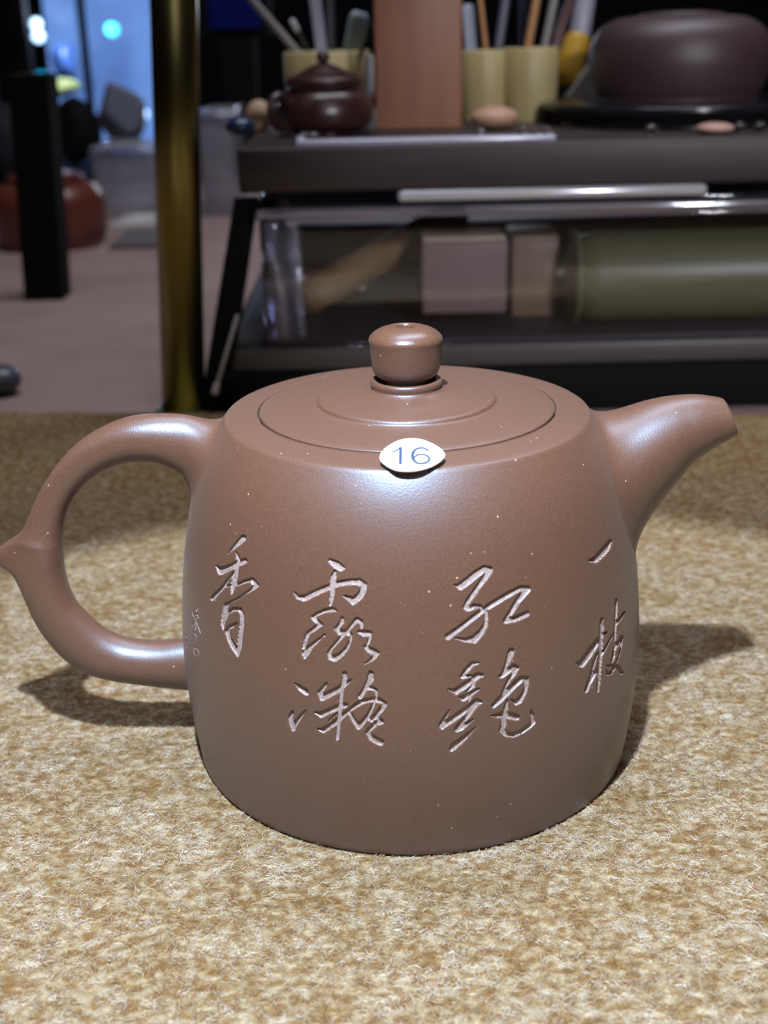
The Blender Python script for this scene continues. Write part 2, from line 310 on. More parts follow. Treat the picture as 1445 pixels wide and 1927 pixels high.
# carved characters: strokes (x, y, width) measured on the picture, carried onto the pot's wall by the sight lines
CHARS = [
 ('xiang', (330, 980), 6.88, [
  [(875,225,80),(800,300,66),(730,370,36),(680,430,10)],
  [(530,590,30),(585,655,95),(700,605,80),(800,555,80),(895,520,70)],
  [(785,410,15),(800,460,45),(810,520,50),(790,620,50),(770,700,70),(750,800,70),(735,880,60),(725,950,18)],
  [(770,650,22),(680,760,30),(600,880,46),(520,955,60),(475,1010,55)],
  [(640,860,18),(700,840,25),(800,825,40),(900,785,45),(990,765,60),(1040,835,75),(1000,880,50),(900,940,30),(800,1010,25),(700,1050,25),(650,1090,60),(630,1200,70),(608,1330,55),(615,1405,18)],
  [(640,1280,40),(675,1190,40),(750,1145,55),(830,1145,55),(858,1210,50),(855,1350,62),(835,1500,62),(820,1640,66),(800,1745,35)],
  [(665,1430,60),(690,1520,60),(740,1620,70),(800,1715,60)],
  [(665,1405,30),(720,1365,60),(795,1320,22)]]),
 ('lu', (530, 1030), 6.568, [
  [(600,165,50),(670,210,85),(740,255,70),(775,262,20)],
  [(655,290,26),(640,360,72),(625,440,66),(625,550,58),(610,650,52),(600,710,32)],
  [(150,555,10),(200,615,50),(280,630,78),(400,570,78),(560,500,72),(700,450,72),(850,425,72),(950,425,78),(1015,465,75),(1005,540,76),(960,610,86),(890,665,86),(830,630,55),(765,600,14)],
  [(680,785,15),(620,770,60),(520,790,48),(430,830,48),(385,865,52),(430,910,48),(475,955,58),(400,1010,56),(325,1060,48),(290,1150,46),(268,1240,42)],
  [(535,1075,8),(440,1155,40),(350,1235,62),(290,1310,90),(285,1360,36)],
  [(745,865,26),(745,920,56),(700,980,50),(665,1000,34)],
  [(670,1010,45),(720,1050,66),(800,1050,58),(850,1080,38)],
  [(990,985,36),(975,920,52),(930,895,62),(880,950,52),(830,1010,48),(760,1085,46),(680,1175,42),(612,1250,42),(580,1310,46),(600,1355,66),(660,1372,78),(740,1320,66),(810,1240,46),(850,1150,28),(855,1080,28)],
  [(960,1045,46),(1020,1060,78),(1085,1060,56),(1088,1120,38),(1060,1200,38),(1030,1232,38),(1070,1262,68),(1130,1290,76),(1190,1305,46),(1140,1360,56),(1080,1410,32),(1030,1440,8)]]),
 ('ning', (520, 1240), 6.283, [
  [(220,292,14),(280,345,58),(340,385,66),(358,412,46)],
  [(190,630,36),(160,690,56),(180,760,66),(198,835,46),(218,780,46),(270,700,42),(320,640,32),(350,605,8)],
  [(590,290,28),(550,350,48),(505,400,46),(545,455,84),(640,410,76),(740,360,72),(800,310,56),(885,250,18)],
  [(805,170,46),(805,230,56),(780,320,46),(765,420,42),(755,550,42),(740,680,42),(730,800,42),(720,900,46),(720,945,36)],
  [(455,635,18),(530,660,70),(620,620,66),(720,575,66),(815,548,58)],
  [(710,650,14),(650,700,24),(620,740,14)],
  [(490,832,18),(560,845,64),(640,790,66),(720,735,66),(800,660,56),(860,610,46),(930,560,56),(1020,505,56),(1130,480,56),(1220,492,56),(1285,535,55),(1240,600,64),(1180,670,54),(1130,720,56),(1060,700,30)],
  [(870,650,42),(920,740,56),(975,800,74),(1030,740,56),(1090,660,46),(1140,560,36),(1160,500,26)],
  [(1115,170,56),(1112,240,80),(1060,330,56),(1020,400,56),(992,440,64)],
  [(1080,355,28),(1130,345,42),(1178,370,38),(1178,440,32)],
  [(1180,690,36),(1240,745,62),(1180,762,56),(1120,820,56),(1075,870,46),(1120,930,74),(1190,970,82),(1238,990,72)]]),
 ('hong', (820, 1040), 7.225, [
  [(255,442,18),(330,460,94),(450,370,95),(560,280,90),(660,215,84),(735,235,84),(690,310,76),(600,430,66),(520,550,70),(440,660,70),(405,740,72),(430,770,56),(520,730,66),(600,730,46),(655,770,14)],
  [(165,1145,86),(280,1060,72),(430,945,66),(550,850,66),(660,770,60),(770,700,72),(900,620,72),(1040,540,72),(1160,480,66),(1250,495,84),(1190,560,84),(1110,660,72),(1040,780,68),(970,880,56),(955,930,76),(1060,910,76),(1160,870,80),(1235,830,80)],
  [(690,800,46),(690,900,50),(680,980,64),(620,1080,84),(520,1180,104),(400,1190,56),(250,1160,14)]]),
 ('yan', (810, 1210), 6.568, [
  [(595,250,18),(530,250,56),(470,310,62),(420,370,56),(388,420,46),(440,415,42),(520,405,18)],
  [(222,577,18),(310,600,74),(420,530,74),(520,460,70),(590,400,74),(635,400,46)],
  [(540,470,36),(530,530,46),(470,580,28),(440,615,10)],
  [(598,570,22),(540,600,46),(470,650,66),(400,690,64),(362,672,26)],
  [(500,640,36),(480,720,18)],
  [(235,830,8),(190,910,38),(130,985,36),(140,1030,74),(250,960,74),(380,870,70),(500,780,66),(570,712,56),(625,730,36)],
  [(600,740,46),(530,800,64),(470,890,60),(390,980,56),(325,1070,64),(400,1040,60),(480,980,36),(535,940,10)],
  [(555,1045,8),(480,1120,42),(380,1210,70),(290,1280,84),(262,1315,56)],
  [(1000,105,84),(970,200,64),(930,300,46),(900,370,38),(872,410,56),(950,350,64),(1030,300,74),(1070,312,56),(1030,380,54),(980,440,46),(930,540,42),(900,600,28)],
  [(775,778,56),(860,700,74),(960,600,74),(1050,510,70),(1130,440,66),(1188,442,56),(1190,530,50),(1160,620,56),(1100,710,74),(1060,738,64),(1000,702,14)],
  [(945,700,18),(935,800,56),(915,900,66),(905,1000,70),(885,1080,74),(940,1130,66),(1020,1140,60),(1120,1100,56),(1220,1030,56),(1275,980,56),(1260,890,38),(1240,832,14)],
  [(752,902,14),(830,900,62),(900,885,74),(1000,905,84),(1065,922,74)]]),
 ('yi', (1070, 1000), 6.023, [
  [(470,120,54),(430,190,82),(370,260,86),(310,320,74),(240,332,28)]]),
 ('zhi', (1070, 1000), 6.023, [
  [(375,1000,36),(378,1100,54),(370,1200,50),(370,1320,46),(360,1450,46),(350,1600,46),(345,1700,42),(335,1808,36)],
  [(430,1150,26),(390,1172,36)],
  [(340,1230,52),(280,1320,80),(210,1420,84),(150,1500,84),(102,1490,36)],
  [(330,1380,18),(290,1490,36),(255,1640,46),(220,1750,56),(202,1808,44)],
  [(330,1560,36),(280,1640,46),(240,1720,46)],
  [(515,1150,22),(460,1250,20),(400,1360,26),(370,1420,26)],
  [(540,780,30),(545,880,36),(535,1000,36),(530,1150,36),(525,1300,34)],
  [(630,920,20),(590,980,36),(545,1050,30)],
  [(600,1200,36),(560,1270,40),(520,1340,36),(510,1420,44),(490,1478,30)],
  [(610,1220,22),(595,1320,20),(570,1410,20),(540,1490,16)],
  [(440,1522,18),(500,1522,44),(560,1542,44),(600,1600,40)],
  [(515,1560,34),(480,1600,44),(440,1622,26),(430,1580,14)]]),
 ('sig', (330, 980), 6.88, [
  [(285,1130,14),(275,1160,26)],
  [(215,1190,12),(235,1235,15),(280,1205,16),(285,1225,16),(300,1250,14),(255,1255,13),(265,1300,18),(215,1360,14)],
  [(268,1300,18),(300,1375,20),(322,1450,16)],
  [(262,1320,12),(262,1400,12)],
  [(235,1440,13),(272,1485,18),(230,1580,11),(205,1640,8)],
  [(240,1630,13),(290,1660,13),(302,1720,13),(268,1745,13),(238,1705,13),(240,1630,13)],
  [(140,1480,8),(155,1530,9),(135,1560,8)],[(130,1600,8),(150,1640,8)]]),
]
H0, H1 = 0.0095, 0.0615
na = 1180; A0, A1 = math.radians(-82), math.radians(82)
ang = np.concatenate([np.linspace(A0, A1, na), np.linspace(A1, A0+2*math.pi, 90)[1:-1]])
hs = np.concatenate([np.linspace(0.0006, H0, 12)[:-1], np.linspace(H0, H1, 450), np.linspace(H1, 2.005*S, 22)[1:]])
AA, HH = np.meshgrid(ang, hs); RR = rbody(HH)
P0 = np.stack([np.sin(AA)*RR, -np.cos(AA)*RR, HH], -1)
PX, PY = project(P0.reshape(-1, 3)); PX = PX.reshape(AA.shape); PY = PY.reshape(AA.shape)
facing = np.cos(AA) > 0.02
depth = np.zeros_like(AA); which = -np.ones(AA.shape, int)
for ci, (nm, (ox, oy), sc, strokes) in enumerate(CHARS):
    allp = np.array([p for s in strokes for p in s], float)
    bx0, bx1 = ox+allp[:, 0].min()/sc-8, ox+allp[:, 0].max()/sc+8; by0, by1 = oy+allp[:, 1].min()/sc-8, oy+allp[:, 1].max()/sc+8
    sel = np.where(facing & (PX > bx0) & (PX < bx1) & (PY > by0) & (PY < by1)); qx, qy = PX[sel], PY[sel]
    # chipped edges: a little wobble of the stroke borders
    wob = 0.35*np.sin(qx*1.9+np.sin(qy*1.3)*2)+0.3*np.sin(qy*2.3+qx*0.7)
    sd = np.full(len(qx), 1e9)
    for st in strokes:
        for (x0, y0, w0), (x1, y1, w1) in zip(st[:-1], st[1:]):
            ax, ay, bx, by = ox+x0/sc, oy+y0/sc, ox+x1/sc, oy+y1/sc
            dx, dy = bx-ax, by-ay; t = np.clip(((qx-ax)*dx+(qy-ay)*dy)/(dx*dx+dy*dy+1e-9), 0, 1)
            sd = np.minimum(sd, np.hypot(qx-ax-t*dx, qy-ay-t*dy)-(w0+(w1-w0)*t)/2/sc)
    k = 0.45 if nm == 'sig' else 1.0
    sd = sd+wob*0.18*k-(0.55 if nm != 'sig' else 0.3)
    dd = np.clip(-sd/1.0+0.1, 0, 1); dd = dd*dd*(3-2*dd)
    D = dd*(0.00010 if nm == 'sig' else 0.00042)
    old = depth[sel]; up = D > old; idx = (sel[0][up], sel[1][up]); depth[idx] = D[up]; which[idx] = ci
DEP = RR-depth*(1+0.12*np.sin(PX*1.7)*np.sin(PY*1.4))
V = np.stack([np.sin(AA)*DEP, -np.cos(AA)*DEP, HH], -1).reshape(-1, 3)
nr, nc = AA.shape
ii, jj = np.meshgrid(np.arange(nr-1), np.arange(nc), indexing='ij'); j2 = (jj+1) % nc
Q = np.stack([ii*nc+jj, ii*nc+j2, (ii+1)*nc+j2, (ii+1)*nc+jj], -1).reshape(-1, 4)
wf = which.reshape(-1); df = depth.reshape(-1)
qd = df[Q].mean(1); qw = wf[Q].max(1); cut = np.where(qw == 7, 0.000035, 0.00021)
carved = (qd > cut) & (qw >= 0)
def np_mesh(V, Q, n4=True):
    used, inv = np.unique(Q.reshape(-1), return_inverse=True); Vn = V[used]; Qn = inv.reshape(-1, 4)
    me = bpy.data.meshes.new('mesh'); me.vertices.add(len(Vn)); me.vertices.foreach_set('co', Vn.reshape(-1))
    me.loops.add(Qn.size); me.loops.foreach_set('vertex_index', Qn.reshape(-1).astype(np.int32))
    me.polygons.add(len(Qn)); me.polygons.foreach_set('loop_start', np.arange(0, Qn.size, 4, dtype=np.int32)); me.update(calc_edges=True); return me
# rest of the pot: foot, shoulder crease, lid seat and inside, revolved on the same columns
top_prof = [(rbody(2.005*S)/S, 2.005), (0.998, 2.0085), (0.990, 2.0115), (0.96, 2.0165), (0.90, 2.024), (0.84, 2.0325), (0.8225, 2.0345), (0.8205, 2.033), (0.8200, 2.02), (0.8200, 1.97), (0.74, 1.97), (0.74, 1.90), (0.95, 1.84), (1.18, 1.4), (1.22, .6), (1.1, .12), (0.0005, .11)]
top = np.array([[[math.sin(a)*r*S, -math.cos(a)*r*S, h*S] for a in ang] for r, h in top_prof])
bot = np.array([[[math.sin(a)*r*S, -math.cos(a)*r*S, h*S] for a in ang] for r, h in [(0.0005, .03), (1.15, .03), (1.20, 0.0), (1.255, 0.0), (1.2665, 0.006), (rbody(0.0006)/S, 0.0006/S)]])
def grid_faces(m, off):
    i, j = np.meshgrid(np.arange(m-1), np.arange(nc), indexing='ij'); k = (j+1) % nc
    return (np.stack([i*nc+j, i*nc+k, (i+1)*nc+k, (i+1)*nc+j], -1).reshape(-1, 4))+off
nV = len(V)
Vb = np.concatenate([V, top[1:].reshape(-1, 3), bot[:-1].reshape(-1, 3)])
Qt = grid_faces(len(top)-1, nV); j = np.arange(nc); j2_ = (j+1) % nc
seam = np.stack([(nr-1)*nc+j, (nr-1)*nc+j2_, nV+j2_, nV+j], -1)
ob = nV+(len(top)-1)*nc; Qb = grid_faces(len(bot)-1, ob); lb = ob+(len(bot)-2)*nc
seam2 = np.stack([lb+j, lb+j2_, j2_, j], -1)
body = link('body', np_mesh(Vb, np.concatenate([Q[~carved], seam, Qt, Qb, seam2])), CLAY, teapot)
NAMES = {'xiang': 'pale carved character at the far left', 'lu': 'pale carved character, upper one left of the middle', 'ning': 'pale carved character, lower one left of the middle',
         'hong': 'pale carved character, upper one right of the middle', 'yan': 'pale carved character, lower one right of the middle', 'yi': 'single pale carved slash at the upper right',
         'zhi': 'pale carved character at the lower right', 'sig': 'small lightly scratched signature at the far left'}
for ci, (nm, *_r) in enumerate(CHARS):
    q = Q[carved & (qw == ci)]
    if len(q): link('carved_signature' if nm == 'sig' else 'carved_character', np_mesh(V, q), GROOVE, body, label=NAMES[nm])

# lid with collar, and knob
lidp = [(0.0005, 1.93), (0.70, 1.93), (0.70, 1.985), (0.807, 1.985), (0.8075, 2.034), (0.8062, 2.038), (0.802, 2.040), (0.75, 2.046), (0.65, 2.058), (0.56, 2.066), (0.52, 2.069), (0.503, 2.070),
        (0.494, 2.072), (0.490, 2.080), (0.487, 2.088), (0.480, 2.0925), (0.46, 2.095), (0.40, 2.101), (0.32, 2.111), (0.255, 2.122), (0.222, 2.130), (0.205, 2.138), (0.1935, 2.146), (0.191, 2.152),
        (0.1945, 2.160), (0.1965, 2.170), (0.195, 2.182), (0.189, 2.190), (0.180, 2.1935), (0.170, 2.192), (0.163, 2.186), (0.160, 2.175), (0.158, 2.150), (0.150, 2.140), (0.10, 2.138), (0.0005, 2.138)]
lid = link('lid', lathe([(r*S, h*S) for r, h in lidp], 192), CLAY, teapot)
kp = [(0.0005, 2.13), (0.118, 2.13), (0.120, 2.155), (0.126, 2.178), (0.140, 2.197), (0.160, 2.213), (0.176, 2.231), (0.1845, 2.255), (0.1895, 2.30), (0.194, 2.35), (0.197, 2.392), (0.1995, 2.402), (0.2005, 2.410), (0.198, 2.421), (0.190, 2.434),
      (0.172, 2.450), (0.145, 2.465), (0.11, 2.477), (0.075, 2.484), (0.060, 2.485), (0.053, 2.481), (0.049, 2.470), (0.047, 2.44), (0.045, 2.38), (0.0005, 2.375)]
link('knob', lathe([(r*S, h*S) for r, h in kp], 128), CLAYK, lid)

def hermite(p0, t0, p1, t1, n):
    out = []
    for k in range(1, n+1):
        t = k/n; out.append(p0*(2*t**3-3*t*t+1)+t0*(t**3-2*t*t+t)+p1*(-2*t**3+3*t*t)+t1*(t**3-t*t))
    return out
def foot_ring(side, hc, a, b, n, sink=0.00012):
    """footprint on the pot's wall (side=+1 spout, -1 handle) and the outward direction along the wall"""
    P, T = [], []
    for k in range(n):
        ph = 2*math.pi*k/n
        def surf(s):
            y = a*s*math.sin(ph); h = hc+b*s*math.cos(ph); r = float(rbody(h))-sink
            return np.array([side*math.sqrt(max(r*r-y*y, 1e-9)), y, h])
        p = surf(1.0); t = surf(1.0)-surf(0.93); P.append(p); T.append(t/np.linalg.norm(t))
    return P, T
def catmull(P, n):
    return smoothprof([tuple(p) for p in P], n)

# spout: outline pairs (top, bottom) seen in side view, in the plane through the pot's axis
NS = 64
pairs = [((1359,750),(1383,819)), ((1340,746.5),(1362,829)), ((1317,744),(1336,843)), ((1298,744),(1317,856)), ((1279,745.5),(1298,869)), ((1258,748),(1283,885)), ((1238,752),(1268,903))]
tops = catmull([at(*a, 0) for a, b in pairs], 4); bots = catmull([at(*b, 0) for a, b in pairs], 4)
rings = []
for tp, bt in zip(tops, bots):
    tp, bt = np.array(tp), np.array(bt); c = (tp+bt)/2; e = (tp-bt)/2; wy = np.linalg.norm(e)*0.98
    rings.append([c+e*math.cos(2*math.pi*k/NS)+np.array([0, wy*math.sin(2*math.pi*k/NS), 0]) for k in range(NS)])
fp, ft = foot_ring(+1, 0.0562, 0.0185, 0.0158, NS)
last, prev = rings[-1], rings[-5]
cols = []
for k in range(NS):
    d = last[k]-prev[k]; d /= np.linalg.norm(d); L = np.linalg.norm(fp[k]-last[k])
    cols.append(hermite(last[k], d*L*1.15, fp[k], ft[k]*L*0.95, 14))
rings += [[cols[k][i] for k in range(NS)] for i in range(14)]
c0 = sum(rings[0])/NS; axis = c0-sum(rings[4])/NS; axis /= np.linalg.norm(axis)
inner = [[c0+(p-c0)*f-axis*dz for p in rings[0]] for f, dz in ((0.70, 0.016), (0.74, 0.006), (0.78, 0.0006), (0.82, -0.0001), (0.92, -0.0003), (0.975, -0.0001))]
link('spout', rings_mesh([[tuple(p) for p in r] for r in inner+rings], True, False), CLAY, teapot)

# handle
outer = [(335,780),(287,780),(236,787),(189,806),(145,834),(111,870),(84,909),(64,950),(49,986),(34,1007),(16,1018),(-4,1032),(-8,1046),(2,1061),(22,1073),(37,1096),(51,1128),(67,1165),(91,1202),(121,1236),(162,1263),(209,1276),(268,1285),(354,1295),(395,1300)]
innr = [(331,885),(297,870),(253,868),(214,877),(177,897),(148,925),(130,955),(121,984),(118,1008),(117.5,1020),(117.5,1030),(118,1040),(118.5,1046),(119,1054),(120.5,1066),(124,1084),(131,1108),(145,1136),(172,1165),(202,1188),(236,1202),(268,1207),(300,1208),(348,1204),(395,1204)]
sq = [0,.1,.25,.4,.5,.6,.7,.75,.8,.8,.8,.8,.8,.7,.6,.45,.3,.2,.1,0,0,0,0,0,0]
nub = [0,0,0,0,0,0,0,0,.1,.35,.7,1,1,.8,.45,.15,.03,0,0,0,0,0,0,0,0]
O = catmull([(*at(*p, 0),) for p in outer], 4); I = catmull([(*at(*p, 0),) for p in innr], 4)
SQ = catmull([(s, n_) for s, n_ in zip(sq, nub)], 4)
NH = 64; rings = []
base_w = 0.0046
for o_, i_, (s_, n_) in zip(O, I, SQ):
    o_, i_ = np.array(o_), np.array(i_); s_ = min(max(s_, 0), 1); n_ = min(max(n_, 0), 1)
    full = np.linalg.norm(o_-i_)/2; wy = min(full, base_w*1.02); d = (o_-i_)/(2*full)
    half = min(full, 0.0042+0.0006*(1-n_)) if n_ > 0.02 else full
    c = i_+d*half                                     # centre of the round core; the outer side may reach further
    r = []
    for k in range(NH):
        t = 2*math.pi*k/NH; ct, st_ = math.cos(t), math.sin(t)
        if ct > 0:
            ex = 1-0.58*s_; cc = abs(ct)**ex; ss = math.copysign(abs(st_)**ex, st_); reach = 2*full-half
            taper = 1-n_*0.62*cc**1.2
            r.append(c+d*reach*cc+np.array([0, wy*ss*taper, 0]))
        else: r.append(c+d*half*ct+np.array([0, wy*st_, 0]))
    rings.append(r)
def to_wall(first, prev, hc, a, b, n, kin=1.1, kout=0.9):
    fp, ft = foot_ring(-1, hc, a, b, NH); cols = []
    for k in range(NH):
        d = first[k]-prev[k]; d /= np.linalg.norm(d); L = np.linalg.norm(fp[k]-first[k])
        cols.append(hermite(first[k], d*L*kin, fp[k], ft[k]*L*kout, n))
    return [[cols[k][i] for k in range(NH)] for i in range(n)]
top_join = to_wall(rings[0], rings[2], 0.0629, 0.0112, 0.0090, 12)
allr = top_join[::-1]+rings
link('handle', rings_mesh([[tuple(p) for p in r] for r in allr], False, False), CLAY, teapot)

# number sticker: a small stiff oval bridging lid and shoulder
M_STICK = mat('white_sticker', (0.95, 0.95, 0.95), rough=0.35); M_INK = mat('blue_grey_ink', (0.025, 0.055, 0.12), rough=0.4, spec=0.5)
sa = np.array(at(776, 825, -0.0284)); sb = np.array(at(776, 886, -0.0375))
nrm = np.cross([1, 0, 0], sa-sb); nrm = nrm/np.linalg.norm(nrm)
if nrm[2] < 0: nrm = -nrm
def onplane(x, y, off=0.0):
    d = ray(x, y); q = sa+nrm*off; return CAM+d*(((q-CAM)@nrm)/(d@nrm))
oc = [(205,510),(225,450),(290,370),(400,292),(550,228),(720,208),(880,225),(1050,290),(1180,370),(1235,430),(1255,480),(1215,545),(1100,628),(950,688),(800,722),(650,732),(500,722),(400,690),(300,635),(225,570)]
oc = smoothprof([(x*.1176+690, y*.1176+800) for x, y in oc+[oc[0]]], 4)[:-1]
topv = [onplane(x, y, 0.0002) for x, y in oc]; m_ = len(topv); cen = sum(topv)/m_
rr_ = [[p-nrm*0.00028 for p in topv], [p-nrm*0.00004 for p in topv], [cen+(p-cen)*0.985 for p in topv]]
stick = link('number_sticker', rings_mesh([[tuple(p) for p in r] for r in rr_]), M_STICK, teapot, smooth=False, label='white oval sticker printed 16')
def ink(strokes):
    vs, fs = [], []
    for s in strokes:
        s = smoothprof(s, 5) if len(s) > 3 else s
        for k, (x, y, w_) in enumerate(s):
            a_, b_ = s[max(k-1, 0)], s[min(k+1, len(s)-1)]; tx, ty = b_[0]-a_[0], b_[1]-a_[1]; L = math.hypot(tx, ty); nx, ny = -ty/L, tx/L
            for sg in (-1, 1): vs.append(tuple(onplane((x+nx*w_*sg/2)*.1176+690, (y+ny*w_*sg/2)*.1176+800, 0.00023)))
            if k: q = len(vs); fs.append((q-4, q-3, q-1, q-2))
    return mesh(vs, fs)
link('printed_digit', ink([[(400,436,20),(470,412,22),(530,368,30)], [(541,350,48),(541,490,50),(538,628,50)]]), M_INK, stick, smooth=False)
link('printed_digit', ink([[(985,412,34),(940,378,28),(870,362,26),(790,385,32),(742,440,50),(734,500,54),(756,565,42),(810,606,34),(870,614,32),(950,600,34),(998,560,40),(995,520,34),(950,482,30),(880,468,28),(800,484,28),(756,520,26)]]), M_INK, stick, smooth=False)

# ------------------------------------------------------------------ brass post
pb = onz(345, 776, CT); YB = 0.262
b0 = at(347, 782, YB); b0.z = CT+0.004
b1 = at(322, -60, YB); b1.y = YB+0.004
post = thing('brass_post', 'brushed brass upright post left of the teapot', 'post', (b0.x, YB, CT))
def place(o, root): o.parent = root; o.matrix_parent_inverse = Matrix.Translation(-Vector(root.location)); return o
place(link('post_tube', rod_mesh(b0, b0+(b1-b0)*1.4, 0.0089, n=48, round_end=False), M_BRASS), post)
fl = lathe(smoothprof([(0.0003, 0.004), (0.010, 0.0045), (0.0115, 0.004), (0.012, 0.0)], 3), 48)
f_ = link('post_foot', fl, M_BRASS, post)

# ------------------------------------------------------------------ black plinth, clear box and walnut board (right side)
YF = 0.262
def zat(y, Y=YF, x=900): return at(x, y, Y).z
xl = at(402, 740, YF).x; z_pl = zat(690); z_bb = zat(648); z_bt = zat(378); z_b0 = zat(353); z_b1 = zat(268)
XR = 0.42
pl = link('display_plinth', box_mesh(xl, XR, YF-0.003, 0.56, CT, z_pl, 0.0015), M_MATTE); tag(pl, 'low matt black plinth under the clear box, right behind the teapot', 'plinth')
xb = at(430, 660, YF).x
bp_ = link('base_tray', box_mesh(xb, XR, YF, 0.54, z_pl, z_bb, 0.0012), mat('grey_brown_tray', (0.085, 0.075, 0.072), 0.4)); tag(bp_, 'flat grey brown tray between the black plinth and the clear box', 'tray')
xg = at(487, 420, YF).x; YK = 0.47; th = 0.003
gbox = thing('acrylic_box', 'clear acrylic storage box holding bamboo pieces under the walnut board', 'box', ((xg+XR)/2, YF+.1, z_bb))
def g(name, me, m): return place(link(name, me, m), gbox)
zg0 = z_bb; zg1 = zat(405)
g('front_panel', box_mesh(xg, XR, YF, YF+th, zg0, zg1, 0.0006), M_ACRYL)
g('back_panel', box_mesh(xg, XR, YK-th, YK, zg0, zg1, 0.0006), M_ACRYL)
g('side_panel', box_mesh(xg, xg+th, YF+th, YK-th, zg0, zg1, 0.0006), M_ACRYL)
g('side_panel', box_mesh(XR-th, XR, YF+th, YK-th, zg0, zg1, 0.0006), M_ACRYL)
g('corner_post', rod_mesh((xg+0.0085, YF+0.009, zg0), (xg+0.0045, YF+0.007, zg1), 0.0055, n=24), M_ACRYL2)
g('bottom_panel', box_mesh(xg+th, XR-th, YF+th, YK-th, zg0, zg0+0.002, 0.0004), mat('dark_blue_mat', (0.018, 0.018, 0.032), 0.5, noise=(500, (0.05, 0.05, 0.07), 0.62, 0.7, (1, 1, 1))))
g('rim', box_mesh(xg-0.0015, XR, YF-0.002, YF+0.006, zg1, zg1+0.0038, 0.0014, 3), M_ACRYL2)
zl0 = zg1+0.0038
g('lid_panel', box_mesh(xg-0.001, XR, YF-0.001, YK, zl0, zl0+0.0026, 0.0008), M_ACRYL)
# lid lip from the middle rightwards, a tube lamp's reflection painted in as pale colour
xm = at(748, 362, YF-0.003).x
g('reflection_lip', box_mesh(xm, xm+0.12, YF-0.006, YF+0.004, zl0+0.0026, z_b0, 0.0018, 4), clear('reflection_white', (0.8, 0.8, 0.85), 0.3, 0.15, (0.8, 0.8, 0.85), 0.5))
x4 = at(448, 300, YF).x
board = link('walnut_board', box_mesh(x4, XR+0.02, YF-0.004, 0.50, z_b0, z_b1, 0.0015, 3), M_WOODD); tag(board, 'thick dark walnut board lying across the clear box', 'board')
for sx in (xg+0.012, XR-0.03):
    g('spacer', box_mesh(sx-.006, sx+.006, YF+0.02, YF+0.035, zl0+0.0026, z_b0, 0.0006), M_ACRYL2)
# slanted dark leg at the plinth's left end, and the thin white stick
lg = [at(444, 390, YF-0.002), at(484, 390, YF-0.002), at(425, 735, YF-0.002), at(396, 700, YF-0.002)]
a_, b_ = at(464, 372, 0.275), at(408, 735, 0.262); b_.z = max(b_.z, z_pl*0+CT+0.006)
leg = thing('slanted_leg', 'slanting black leg between the brass post and the clear box', 'leg', (b_.x, b_.y, CT))
place(link('leg_bar', rings_mesh([[p+Vector(q) for q in ((-.0056*k, -.003, 0), (.0056*k, -.003, 0), (.0056*k, .003, 0), (-.0056*k, .003, 0))] for p, k in ((Vector((b_.x, b_.y, CT)), 1.0), (b_, 1.0), (a_, 0.85))]), M_MATTE, smooth=False), leg)
place(link('leg_foot', box_mesh(b_.x-.009, b_.x+.006, b_.y-.005, b_.y+.005, CT, CT+.004, .001), M_MATTE), leg)
c0_, c1_ = at(404, 738, 0.250), at(447, 592, 0.2565)
sw = thing('cotton_swab', 'thin white cotton swab leaning on the slanting black leg', 'swab', c0_)
place(link('swab_stick', rod_mesh(c0_, c1_, 0.0007, n=10), mat('white_plastic', (0.6, 0.56, 0.55), .5)), sw)
place(link('cotton_tip', rod_mesh(c0_+Vector((-.0003, 0, -.001)), c0_+(c1_-c0_)*0.12, 0.0015, 0.0011, n=12), mat('cotton', (0.72, 0.68, 0.68), .9)), sw)

# what lies in the clear box
zi = zg0+0.002
def lying(name, label, cat, x0, y0, x1, y1, Ya, Yb, r, m, hollow=True, n=40):
    a, b = at(x0, y0, Ya), at(x1, y1, Yb); t = thing(name, label, cat, ((a+b)/2)); d = (b-a).normalized()
    place(link('tube', rod_mesh(a, b, r, n=n), m), t)
    for fr in (0.03, 0.62):
        p = a+(b-a)*fr; place(link('node_ring', rod_mesh(p, p+d*0.0025, r*1.035, n=n), m), t)
    return t
ta = Vector((at(1068, 520, .29).x, 0.290, zi+0.0196)); tb = Vector((0.395, 0.290, zi+0.0196))
bt_ = thing('bamboo_tube', 'thick green bamboo section lying at the right of the clear box', 'bamboo', (ta+tb)/2)
place(link('tube', rod_mesh(ta, tb, 0.0188, n=56), M_OLIVE), bt_)
for fr in (0.004, 0.6):
    p = ta+(tb-ta)*fr; place(link('node_ring', rod_mesh(p, p+Vector((.003, 0, 0)), 0.0193, n=56), M_OLIVE), bt_)
lying('wooden_stick', 'brown round stick leaning diagonally inside the clear box', 'stick', 566, 566, 868, 398, 0.290, 0.346, 0.0075, mat('brown_bamboo', (0.20, 0.125, 0.055), .5, noise=(70, (0.27, 0.18, 0.09), .3, .7, (1, 1, 1))))
def blockobj(name, label, cat, px0, px1, py0, py1, Y0, dep, m, top=None, bev=0.001):
    p0, p1 = at(px0, py1, Y0), at(px1, py0, Y0); z0 = p0.z
    me = box_mesh(p0.x, p1.x, Y0, Y0+dep, max(z0, zi), p1.z, bev)
    t = thing(name, label, cat, ((p0.x+p1.x)/2, Y0+dep/2, max(z0, zi)))
    place(link('block', me, m), t)
    if top: place(link('lit_top', box_mesh(p0.x+.0006, p1.x-.0006, Y0+.0006, Y0+dep-.0006, p1.z, p1.z+.0012, .0003), top), t)
    return t
blockobj('paper_box', 'pale pinkish square box in the middle of the clear box', 'box', 795, 955, 452, 592, 0.283, 0.027, mat('pink_card', (0.235, 0.165, 0.155), .7), mat('pink_card_lit', (0.62, 0.52, 0.38), .7))  # paler layer on top stands for light falling from above
